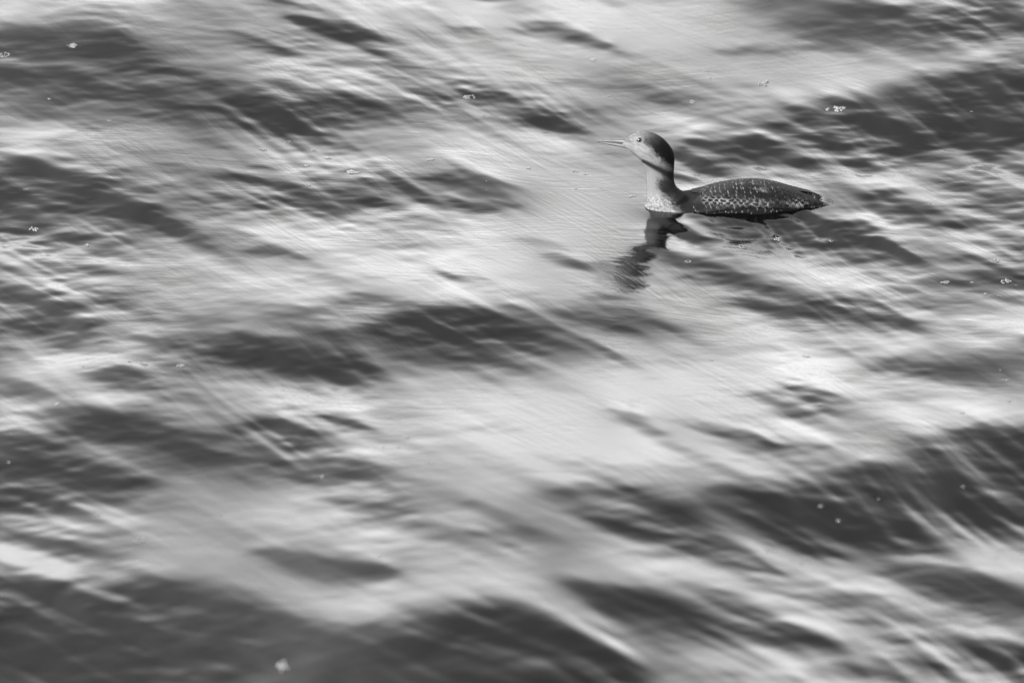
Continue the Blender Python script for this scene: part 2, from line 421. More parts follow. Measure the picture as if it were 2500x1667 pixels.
X0, X1, Y0, Y1 = -2.6, 2.6, -4.8, 4.4
def solve(step, h, n, relax, first=None):
    nx, ny = int(round((X1 - X0) / step)), int(round((Y1 - Y0) / step))
    xs = X0 + (np.arange(nx) + .5) * step; ys = Y0 + (np.arange(ny) + .5) * step
    XX, YY = np.meshgrid(xs, ys)
    if h is None: h = np.zeros(XX.shape)
    ky = 2 * math.pi * F.fftfreq(ny, step)[:, None]; kx = 2 * math.pi * F.rfftfreq(nx, step)[None, :]
    k2 = kx ** 2 + ky ** 2
    den = ky ** 2 + kx ** 2 * (.016 + .07 * k2 / (k2 + 150)) + (2 * math.pi / 6.0) ** 2 * .02
    rat = kx ** 2 / (ky ** 2 + 4)
    den = den * (1 + (rat / 12) ** 2)                # no ridges running straight at the shore
    edge = (np.clip((X1 - np.abs(XX)) / .5, 0, 1) * np.clip((YY - Y0) / .4, 0, 1) * np.clip((Y1 - YY) / .4, 0, 1))
    give = .12 + .9 * np.clip((YY - 1.7) / .3, 0, 1) + .9 * np.clip((-2.75 - YY) / .3, 0, 1)
    for it in range(n):
        u, v = project(XX, YY, h)
        t = bil(T, u * .9408, v * .9408, U0, W0, RES, RES)
        dp = np.degrees(np.arctan2(CAMZ - h, YY - CAMY))
        sl_ = np.tan(np.radians(bil(LUT, np.clip(t, 0, 1), dp, -.005, deps[0] - .25, .01, .5)))
        sl_ = np.clip(sl_, -.16, .5)
        # what each line of the sheet climbs inside the view it loses again, mostly outside it
        ex = (sl_ * edge).sum(0)
        n_ = max(3, int(.8 / step)); ex = np.convolve(np.pad(ex, n_, 'edge'), np.hanning(2 * n_ + 1) / n_, 'valid')
        sl_ = (sl_ - give * (ex / give.sum(0))[None, :]) * edge
        hn = F.irfft2(-1j * ky * F.rfft2(sl_) / den, s=(ny, nx))
        for _ in range(3):
            g = np.gradient(hn, step, axis=0)
            sl_ = sl_ - 1.3 * np.minimum(g + .14, 0) * edge * (give < .5)
            hn = F.irfft2(-1j * ky * F.rfft2(sl_) / den, s=(ny, nx))
        hn = hn * np.where(edge < 1, edge, 1)
        h = h + relax * (hn - h)
    return xs, ys, h
xs, ys, h = solve(.02, None, 14, .5)
def resample(xs, ys, h, step):
    nx, ny = int(round((X1 - X0) / step)), int(round((Y1 - Y0) / step))
    XX, YY = np.meshgrid(X0 + (np.arange(nx) + .5) * step, Y0 + (np.arange(ny) + .5) * step)
    return bil(h, XX, YY, X0, Y0, xs[1] - xs[0], ys[1] - ys[0])
h = resample(xs, ys, h, .01); xs, ys, h = solve(.01, h, 5, .6)
STEP = .005
h = resample(xs, ys, h, STEP); xs, ys, h = solve(STEP, h, 2, .8)

# the bird presses a shallow hollow into the surface
XX, YY = np.meshgrid(xs, ys)
hx_, hy_ = ground(1606, 512)
h = h - .005 * np.exp(-(np.hypot(XX - hx_, (YY - hy_) * .8) / .08) ** 2)
hx_, hy_ = ground(1990, 505)
h = h - .010 * np.exp(-(np.hypot(XX - hx_, (YY - hy_) * .8) / .09) ** 2)
def height(x, y):
    return float(bil(h, np.array([x]), np.array([y]), X0, Y0, STEP, STEP)[0])
def on_water(u, v):
    """the point of the real, wavy surface seen at picture position u, v"""
    x, y = ground(u, v); z = 0.0
    for _ in range(25):
        z = .5 * z + .5 * height(x, y)
        a = PHI + math.atan((v - CV) / FPX)
        y = CAMY + (CAMZ - z) / math.tan(a)
        x = (u - CU) / FPX * ((y - CAMY) * math.cos(PHI) + (CAMZ - z) * math.sin(PHI))
    return x, y, height(x, y)

# the sheet carries on to the horizon with wider and wider spacing
def stretch(a, b, far):
    n = 60
    k = np.linspace(0, 1, n + 1)[1:]
    return b + (a * k + (far - a) * k ** 5)
exs = np.concatenate([-stretch(3.0, X1, 900)[::-1], xs, stretch(3.0, X1, 900)])
eys = np.concatenate([-stretch(2.5, -Y0, 400)[::-1], ys, stretch(4.0, Y1, 2500)])
H = np.zeros((len(eys), len(exs)))
H[60:-60, 60:-60] = h
GX, GY = np.meshgrid(exs, eys)
out = np.maximum(np.maximum(np.abs(GX) - X1 + .3, Y0 + .3 - GY), GY - Y1 + .3)
fade = np.clip(out / 1.2, 0, 1) * np.exp(-np.maximum(out, 0) / 60)
sw = np.zeros_like(H)
for k in range(14):
    a = rng.uniform(R(60), R(120)); L = rng.uniform(.5, 2.6)
    sw += .013 * L * np.sin(2 * math.pi / L * (GX * math.cos(a) + GY * math.sin(a)) + rng.uniform(0, 6.28))
H += sw * fade * .8
nv = H.size
me = D.meshes.new('water')
me.vertices.add(nv)
co = np.stack([GX, GY, H], -1).astype(np.float32).reshape(-1)
me.vertices.foreach_set('co', co)
ny, nx = H.shape
idx = np.arange(nv, dtype=np.int32).reshape(ny, nx)
q = np.stack([idx[:-1, :-1], idx[:-1, 1:], idx[1:, 1:], idx[1:, :-1]], -1).reshape(-1, 4)
me.loops.add(q.size); me.loops.foreach_set('vertex_index', q.reshape(-1))
me.polygons.add(len(q))
me.polygons.foreach_set('loop_start', np.arange(0, q.size, 4, dtype=np.int32))
me.polygons.foreach_set('use_smooth', np.ones(len(q), bool))
me.update(); me.validate()
me.materials.append(water_mat)
water = D.objects.new('water', me); COL.objects.link(water)
water['kind'] = 'structure'

# ------------------------------------------------------------------ helpers for objects
def mesh_obj(name, me, m, parent=None, smooth=True):
    if smooth:
        me.polygons.foreach_set('use_smooth', np.ones(len(me.polygons), bool))
    me.materials.clear(); me.materials.append(m)
    o = D.objects.new(name, me); COL.objects.link(o)
    if parent: o.parent = parent
    return o
def tag(o, label, cat, group=None):
    o['label'] = label; o['category'] = cat
    if group: o['group'] = group
def loft(bm, rings, cap=True):
    vs = [[bm.verts.new(p) for p in r] for r in rings]
    n = len(vs[0])
    for a, b in zip(vs[:-1], vs[1:]):
        for i in range(n):
            bm.faces.new((a[i], a[(i + 1) % n], b[(i + 1) % n], b[i]))
    if cap:
        bm.faces.new(vs[0][::-1]); bm.faces.new(vs[-1])
def crom(keys, n):
    """smooth curve through the key rows"""
    K = np.array(keys, float); m = len(K); out = []
    P = np.vstack([2 * K[0] - K[1], K, 2 * K[-1] - K[-2]])
    for i in range(m - 1):
        p0, p1, p2, p3 = P[i], P[i + 1], P[i + 2], P[i + 3]
        for t in np.linspace(0, 1, n, endpoint=False):
            out.append(.5 * (2 * p1 + (p2 - p0) * t + (2 * p0 - 5 * p1 + 4 * p2 - p3) * t * t + (3 * p1 - p0 - 3 * p2 + p3) * t ** 3))
    out.append(K[-1]); return np.array(out)

# ------------------------------------------------------------------ the diver
BU, BV = 1790.0, 494.0
bx, by, bz = on_water(BU, BV)
BZ = .001
def lx(u): return (u - BU) / 1000.0
def lz(v): return (BV - v) / 940.0
def uv_of(p):
    """side view position of a body point (both flanks alike)"""
    return BU + p[..., 0] * 1000, BV - (p[..., 2]) * 940 + 342 * np.abs(p[..., 1])

bird = D.objects.new('diver', None); COL.objects.link(bird)
bird.location = (bx, by, bz + BZ)
tag(bird, 'dark-backed diving bird with a pale throat and dagger bill, swimming to the left', 'bird')

# trunk: u, outline row of the back, belly depth, half width
TR = [(1573, 499, -.030, .012), (1582, 487, -.050, .034), (1600, 476, -.066, .051), (1630, 470, -.076, .066), (1662, 468, -.082, .076),
      (1700, 462, -.088, .083), (1740, 455, -.09, .087), (1775, 447, -.09, .088), (1815, 442.5, -.09, .087), (1855, 441.8, -.088, .083),
      (1893, 448, -.08, .076), (1944, 462, -.062, .062), (1978, 470, -.050, .052), (2010, 479.5, -.034, .038), (2034, 487, -.016, .020)]
def half_top(v, hw):
    a = (BV - v) / 1000.0
    return math.sqrt(max(a * a - (.342 * hw) ** 2, (.25 * a) ** 2)) / .94
TRC = crom([(lx(u), half_top(v, hw), zb, hw) for u, v, zb, hw in TR], 6)
def trunk_ring(x, zt, zb, hw, n=40, grow=0.0):
    r = []
    for k in range(n):
        a = 2 * math.pi * k / n
        c, s = math.cos(a), math.sin(a)
        e = 1.0
        r.append((x, (hw + grow) * np.sign(c) * abs(c) ** .9, ((zt + grow) if s > 0 else -zb) * np.sign(s) * abs(s) ** e))
    return r
bm = bmesh.new()
loft(bm, [trunk_ring(*k) for k in TRC])
# neck and head: lower/front point, upper/back point, half width
NH = [(1588, 512, 1690, 500, .045), (1580, 494, 1675, 476, .044), (1579, 480, 1660, 466, .037), (1578.5, 462, 1649, 455, .031), (1577.5, 440, 1643.5, 436, .0275),
      (1574.5, 416, 1644, 408, .0265), (1563, 396, 1644.5, 386, .0275), (1549, 381.5, 1640, 368, .0285), (1539, 373, 1629, 352, .0285), (1531, 366.5, 1612, 336.5, .0275),
      (1525, 362, 1591, 326, .025), (1521, 359.8, 1568, 322.5, .0215), (1518, 358, 1546, 327.5, .017), (1516, 357, 1530, 336, .012), (1514, 356, 1519, 342, .0085)]
def bar_ring(ax, az, bx_, bz_, hw, n=32):
    cx, cz = (ax + bx_) / 2, (az + bz_) / 2
    dx, dz = (bx_ - ax) / 2, (bz_ - az) / 2
    return [(cx + dx * math.sin(t), hw * math.cos(t), cz + dz * math.sin(t)) for t in [2 * math.pi * k / n for k in range(n)]]
NHC = crom([(lx(a), lz(b), lx(c), lz(d), hw) for a, b, c, d, hw in NH], 6)
loft(bm, [bar_ring(*k) for k in NHC])
bmesh.ops.recalc_face_normals(bm, faces=bm.faces)
tmp = D.meshes.new('tmp'); bm.to_mesh(tmp); bm.free()
to = D.objects.new('tmp', tmp); COL.objects.link(to)
md = to.modifiers.new('r', 'REMESH'); md.mode = 'VOXEL'; md.voxel_size = .0021
ms = to.modifiers.new('s', 'SMOOTH'); ms.factor = .6; ms.iterations = 8
bpy.context.view_layer.update()
body_me = D.meshes.new_from_object(to.evaluated_get(bpy.context.evaluated_depsgraph_get()))
D.objects.remove(to); D.meshes.remove(tmp)
body_me.name = 'body'

nr = np.random.default_rng(3)
def fbm2(seed, x, y, sx, sy, ang=0):
    """value noise on a side view, cell sx by sy pixels"""
    c, s = math.cos(ang), math.sin(ang)
    a = (x * c + y * s) / sx; b = (-x * s + y * c) / sy
    g = np.random.default_rng(seed).uniform(-1, 1, (257, 257))
    i, j = np.floor(a).astype(int), np.floor(b).astype(int); fa, fb = a - i, b - j
    fa = fa * fa * (3 - 2 * fa); fb = fb * fb * (3 - 2 * fb)
    f = lambda p, q: g[p % 257, q % 257]
    return (f(i, j) * (1 - fa) + f(i + 1, j) * fa) * (1 - fb) + (f(i, j + 1) * (1 - fa) + f(i + 1, j + 1) * fa) * fb
def seg(u, v, x0, y0, x1, y1):
    t = np.clip(((u - x0) * (x1 - x0) + (v - y0) * (y1 - y0)) / ((x1 - x0) ** 2 + (y1 - y0) ** 2), 0, 1)
    return np.hypot(u - x0 - t * (x1 - x0), v - y0 - t * (y1 - y0))
def sst(a, b, x):
    t = np.clip((x - a) / (b - a), 0, 1); return t * t * (3 - 2 * t)
def set_cols(me, c):
    at = me.color_attributes.new('plumage', 'FLOAT_COLOR', 'POINT')
    a = np.ones((len(c), 4), np.float32); a[:, :3] = np.clip(c, 0.002, .8)[:, None]
    at.data.foreach_set('color', a.reshape(-1))
def coords(me):
    c = np.empty(len(me.vertices) * 3, np.float32); me.vertices.foreach_get('co', c); return c.reshape(-1, 3)
DK, MD, PL, WH = .0045, .03, .09, .15

def back_flecks(u, v):
    """rows of small pale feather edges"""
    c = np.zeros_like(u)
    for seed, sx, sy, ln in ((5, 19, 12, 10.0), (6, 14, 9, 6.5)):
        rr = np.floor(v / sy); uu = u + (rr % 2) * sx * .5 + v * .35
        cc = np.floor(uu / sx)
        h1 = np.abs(np.sin(rr * 127.1 + cc * 311.7 + seed) * 43758.5) % 1
        h2 = np.abs(np.sin(rr * 269.5 + cc * 183.3 + seed) * 43758.5) % 1
        du = (uu / sx - cc - .5 - (h1 - .5) * .5) * sx - (v / sy - rr - .5) * sy * .0
        dv = (v / sy - rr - .5 - (h2 - .5) * .3) * sy
        a = R(56); p = du * math.cos(a) + dv * math.sin(a); q = -du * math.sin(a) + dv * math.cos(a)
        c = np.maximum(c, (h1 > .45) * (.5 + .5 * h2) * sst(1.15, .55, np.hypot(p / ln * 1.6, q / .95)))
    return c
def plumage(co):
    u, v = uv_of(co)
    n1 = fbm2(1, u, v, 9, 3, R(35)); n2 = fbm2(2, u, v, 3.2, 1.6, R(50)); n3 = fbm2(3, u, v, 25, 12, R(30))
    c = np.full(len(u), DK)
    # neck: pale front, dark back with a mottled border
    xb = np.interp(v, [395, 420, 440, 460, 480, 500, 520], [1640, 1622, 1606, 1602, 1618, 1642, 1656])
    k = sst(-14, 13, xb - u + 7 * n1 + 4 * n2 + 3 * n3)
    rear = np.interp(v, [395, 425, 447, 470], [.045, .036, .010, .006]) * (1 + .5 * n2)
    neck = rear + (WH * .5 - rear) * k
    fl = sst(468, 482, v) * sst(1670, 1640, u) * (n2 > .05)
    neck = neck * (1 + .25 * fl * k) + .018 * fl * sst(1672, 1620, u)
    neck = neck * (1 - .28 * sst(470, 500, v) * (n2 < -.15))
    m = sst(1712, 1662, u + (v - 470) * .4 + 3 * n1)
    c = c + (neck - c) * m
    # head
    hb = (v - (404 + (u - 1575) * .36)) < 0                 # above the jaw line
    cap = np.interp(u, [1515, 1535, 1552, 1568, 1585, 1600, 1615, 1630, 1645], [349, 345, 339, 350, 364, 380, 393, 402, 408])
    kc = sst(-9, 9, v - cap + 4 * n1 + 2.5 * n2)            # 0 in the cap, 1 on the cheek
    cheek = np.interp(u, [1520, 1560, 1600, 1625, 1645], [.105, .105, .08, .035, .015]) * (1 + .25 * n1 + .3 * n2 * sst(1575, 1620, u))
    capc = np.interp(u, [1520, 1560, 1590, 1610, 1640], [.042, .034, .018, .006, .003]) * (1 + .3 * n1 + .2 * n2)
    capc = capc * (1 + 1.0 * sst(345, 328, v)) * (1 - .65 * sst(338, 362, v) * sst(1560, 1590, u))  # sky light on the crown top painted into the cap colour
    head = capc + (cheek - capc) * kc
    # shadow under the jaw, painted in as a darker line back to the nape
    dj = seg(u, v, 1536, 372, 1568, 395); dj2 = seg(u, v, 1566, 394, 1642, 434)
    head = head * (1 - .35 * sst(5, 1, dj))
    mh = sst(2, -3, v - np.interp(u, [1500, 1536, 1568, 1606, 1642, 1660], [362, 377, 399, 418, 436, 440]))
    c = c + (head - c) * mh * (u < 1672) * (v < 446)
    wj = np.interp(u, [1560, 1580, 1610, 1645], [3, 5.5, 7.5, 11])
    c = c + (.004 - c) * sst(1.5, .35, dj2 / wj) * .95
    c = c + (.075 - c) * sst(1536, 1522, u) * .8
    # pale skin around the eye and a stripe in front of it
    c = c + (.09 - c) * sst(12.5, 9.5, np.hypot((u - 1556.5) * .9, (v - 343) * 1.15)) * .8
    c = c + (.025 - c) * sst(2.5, .8, seg(u, v, 1520, 345, 1543, 347)) * .6
    # back and flank
    bk = (DK * (1 + .5 * n3) + .08 * back_flecks(u, v) * sst(1690, 1720, u)) * (1 - m)
    c = np.where(m < 1, np.maximum(c, bk), c)
    # pale, wet tail coverts
    c = c + (.10 * (1 + .3 * n1) - c) * sst(2012, 2032, u)
    return c
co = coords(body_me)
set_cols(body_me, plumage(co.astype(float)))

def plume_mat(name, rough, bump):
    m, t, b = mat(name, .2, rough, .03)
    a = t.nodes.new('ShaderNodeAttribute'); a.attribute_name = 'plumage'
    tc = t.nodes.new('ShaderNodeTexCoord'); mp = t.nodes.new('ShaderNodeMapping'); nz = t.nodes.new('ShaderNodeTexNoise')
    mp.inputs['Scale'].default_value = (260, 500, 700); mp.inputs['Rotation'].default_value = (0, R(-35), 0)
    nz.inputs['Detail'].default_value = 4
    bp = t.nodes.new('ShaderNodeBump'); bp.inputs['Strength'].default_value = bump; bp.inputs['Distance'].default_value = .0015
    t.links.new(tc.outputs['Object'], mp.inputs[0]); t.links.new(mp.outputs[0], nz.inputs[0])
    t.links.new(nz.outputs[0], bp.inputs['Height']); t.links.new(bp.outputs[0], b.inputs['Normal'])
    t.links.new(a.outputs['Color'], b.inputs['Base Color'])
    return m
plum = plume_mat('plumage', .6, .9)
body = mesh_obj('body', body_me, plum, bird)

# folded wings: a feathered shell lying on each flank
def wing(side):
    nu_, nt_ = 330, 80
    us = np.linspace(lx(1690), lx(2008), nu_)
    k = [np.interp(us, TRC[:, 0], TRC[:, i]) for i in (1, 2, 3)]
    t = np.linspace(0, 1, nt_)
    UU, TT = np.meshgrid(np.arange(nu_), t, indexing='ij')
    fr = np.linspace(0, 1, nu_)
    lo = R(10) + R(9) * np.sin(fr * math.pi * 1.2) ** 2 + R(30) * sst(.75, 1, fr)    # lower rim
    hi = R(90) - R(24) * (1 - np.minimum(fr / .12, 1)) ** 2
    hi = np.maximum(hi - R(30) * sst(.8, 1, fr), lo + R(4))
    ang = hi[:, None] + (lo - hi)[:, None] * TT
    taper = (np.minimum(1, np.minimum(fr / .14, (1 - fr) / .16)))[:, None] * np.minimum(1, (1 - TT) / .05)
    x = us[:, None] + 0 * TT
    y = side * k[2][:, None] * np.cos(ang) ** .9
    z = k[0][:, None] * np.sin(ang)
    P = np.stack([x, y, z], -1)
    u, v = uv_of(P)
    # overlapping scale-like feathers, larger towards the rear
    sx = 17.0; sy = 7.0
    u0, v0 = u, v
    u = u + 5 * fbm2(35, u0, v0, 22, 12) + 2 * fbm2(36, u0, v0, 7, 5); v = v + 3.5 * fbm2(37, u0, v0, 26, 10) + 1.5 * fbm2(38, u0, v0, 8, 6)
    row = np.floor(v / sy); uu = u + (row % 2) * sx / 2 + 5 * np.sin(row * 12.9)
    fu = uu / sx - np.floor(uu / sx) - .5; fv = v / sy - row
    u, v = u0, v0
    scal = np.hypot(fu * 2, fv - .15)
    rim = np.exp(-((scal - .82) / .16) ** 2)
    n1 = fbm2(31, u, v, 11, 5, R(20)); n2 = fbm2(32, u, v, 4, 2, R(40)); n3 = fbm2(33, u, v, 30, 7, R(14))
    edge_zone = np.exp(-((v - np.interp(u, [1690, 1780, 1870, 1960], [488, 497, 500, 498])) / 8.5) ** 2)
    c = DK * (1 + .45 * n3 + .3 * n2) + .07 * back_flecks(u, v) * sst(.2, -.5, edge_zone - .6) * sst(1925, 1860, u) * (.55 + .45 * (n1 > -.2))
    c += (.07 * rim * (.5 + .5 * (n1 > -.35)) + .004) * edge_zone * sst(1895, 1865, u) * sst(1730, 1775, u)
    c += (.07 * rim) * edge_zone * sst(1705, 1720, u) * sst(1790, 1740, u)
    streak = np.exp(-((v - (463 + (u - 1840) * .34)) / 9) ** 2)
    c += .03 * np.clip(n3 + .2 * n2 - .1, 0, 1) * streak * 1.6
    tip = np.exp(-(((u - 1946) / 26) ** 2 + ((v - 499) / 9) ** 2))
    c += .06 * tip * rim * (n2 > -.1)
    lift = (.0018 + .0022 * edge_zone * np.clip(1 - scal, 0, 1) + .0006 * n2) * taper - .002 * (1 - taper)
    N = np.stack([0 * ang, side * np.cos(ang), np.sin(ang)], -1)
    P = P + N * lift[..., None]
    me = D.meshes.new('wing')
    idx = np.arange(nu_ * nt_).reshape(nu_, nt_)
    fs = np.stack([idx[:-1, :-1], idx[1:, :-1], idx[1:, 1:], idx[:-1, 1:]], -1).reshape(-1, 4)
    if side > 0: fs = fs[:, ::-1]
    me.from_pydata(P.reshape(-1, 3).tolist(), [], fs.tolist())
    set_cols(me, c.reshape(-1))
    o = mesh_obj('wing', me, wing_m, bird)
    sm = o.modifiers.new('thickness', 'SOLIDIFY'); sm.thickness = .003; sm.offset = -1
    return o
wing_m = plume_mat('wing_feathers', .5, .3)
wing(-1); wing(1)

# tail: a short stiff fan lying on the water
tm = D.meshes.new('tail'); bm = bmesh.new()
rings = []
for x, zc, hw, th in ((lx(2004), .002, .024, .012), (lx(2020), .0, .021, .009), (lx(2034), -.004, .019, .006), (lx(2046), -.007, .015, .0045), (lx(2056), -.010, .008, .003)):
    rings.append([(x + .003 * math.cos(7 * a), hw * math.cos(a), zc + th * math.sin(a)) for a in [2 * math.pi * k / 28 for k in range(28)]])
loft(bm, rings); bmesh.ops.recalc_face_normals(bm, faces=bm.faces); bm.to_mesh(tm); bm.free()
tco = coords(tm); uu_, vv_ = uv_of(tco.astype(float))
set_cols(tm, .07 + .04 * fbm2(41, uu_, tco[:, 1] * 1000, 30, 3))
mesh_obj('tail', tm, plum, bird)

# bill
bill_m, t_, b_ = mat('bill', .3, .35, .5)
a_ = t_.nodes.new('ShaderNodeAttribute'); a_.attribute_name = 'plumage'; t_.links.new(a_.outputs['Color'], b_.inputs['Base Color'])
def bill_part(name, keys, ps):
    bm = bmesh.new()
    K = crom([(lx(u), lz(vt), lz(vb), hw) for u, vt, vb, hw in keys], 5)
    rings = []
    for x, zt, zb, hw in K:
        cz, hz = (zt + zb) / 2, (zt - zb) / 2
        rings.append([(x, hw * math.cos(a), cz + hz * math.sin(a)) for a in [2 * math.pi * k / 20 for k in range(20)]])
    loft(bm, rings); bmesh.ops.recalc_face_normals(bm, faces=bm.faces)
    me = D.meshes.new(name); bm.to_mesh(me); bm.free()
    c = coords(me).astype(float); u, v = uv_of(c)
    col = .055 + .012 * fbm2(44, u, v, 12, 2)
    col = col + (.012 - col) * sst(1466, 1455, u) * .9
    col = col + (.022 - col) * (sst(.35, .85, np.abs((c[:, 2] - np.interp(c[:, 0], K[:, 0], (K[:, 1] + K[:, 2]) / 2)) / np.maximum(np.interp(c[:, 0], K[:, 0], (K[:, 1] - K[:, 2]) / 2), 1e-5))) * (np.sign(c[:, 2] - np.interp(c[:, 0], K[:, 0], (K[:, 1] + K[:, 2]) / 2)) == ps)) * .75
    set_cols(me, col)
    return mesh_obj(name, me, bill_m, bird)
up = bill_part('upper_mandible', [(1451.7, 344.6, 345.6, .0004), (1462, 341.8, 346.8, .0024), (1480, 340.2, 348, .004), (1500, 339.8, 349.6, .0054), (1519, 339, 351, .0088), (1534, 338, 353, .0105)], 1)
bill_part('lower_mandible', [(1453, 345.2, 346.2, .0004), (1464, 346.0, 350, .0022), (1480, 347.2, 354, .0036), (1500, 348.6, 357.6, .005), (1519, 350.4, 361, .0085), (1534, 352, 366, .010)], -1)
dark_m, _, _ = mat('nostril', .01, .5)
bm = bmesh.new(); bmesh.ops.create_uvsphere(bm, u_segments=12, v_segments=8, radius=1)
for v_ in bm.verts: v_.co = Vector((lx(1504) + v_.co.x * .0035, -.0046 + v_.co.y * .0008, lz(345.6) + v_.co.z * .0009))
nm = D.meshes.new('nostril'); bm.to_mesh(nm); bm.free(); mesh_obj('nostril', nm, dark_m, up)

# eyes
eye_m, _, _ = mat('eye', .012, .12, .4)
pup_m, _, _ = mat('pupil', .004, .08, .5)
lid_m, _, _ = mat('eyelid', .075, .5)
hx = lx(1557)
for side in (-1, 1):
    ey = .0185; ez = (BV - 343 + 342 * ey) / 940
    # rest the eye on the real surface of the head
    near_v = co[(np.abs(co[:, 0] - hx) < .003) & (np.abs(co[:, 2] - ez) < .003) & (co[:, 1] * side > 0)]
    if len(near_v): ey = float(np.abs(near_v[:, 1]).mean())
    def ball(name, r, dy, m, par, flat=1.0):
        bm = bmesh.new(); bmesh.ops.create_uvsphere(bm, u_segments=24, v_segments=16, radius=r)
        for v_ in bm.verts: v_.co = Vector((hx + v_.co.x, side * (ey + dy) + v_.co.y * flat, ez + v_.co.z))
        me = D.meshes.new(name); bm.to_mesh(me); bm.free(); return mesh_obj(name, me, m, par)
    e = ball('eye', .0068, -.0035, eye_m, bird)
    ball('pupil', .0034, .0030, pup_m, e, .25)
    bm = bmesh.new(); ring = []
    for k in range(28):
        a = 2 * math.pi * k / 28
        ring.append([(hx + (.0074 + .0009 * math.cos(b)) * math.cos(a), side * (ey - .0002 + .0009 * math.sin(b)), ez + (.0074 + .0009 * math.cos(b)) * math.sin(a)) for b in [2 * math.pi * j / 8 for j in range(8)]])
    loft(bm, ring + [ring[0]], cap=False); bmesh.ops.remove_doubles(bm, verts=bm.verts, dist=1e-6); bmesh.ops.recalc_face_normals(bm, faces=bm.faces)
    me = D.meshes.new('eye_ring'); bm.to_mesh(me); bm.free(); mesh_obj('eye_ring', me, lid_m, e)

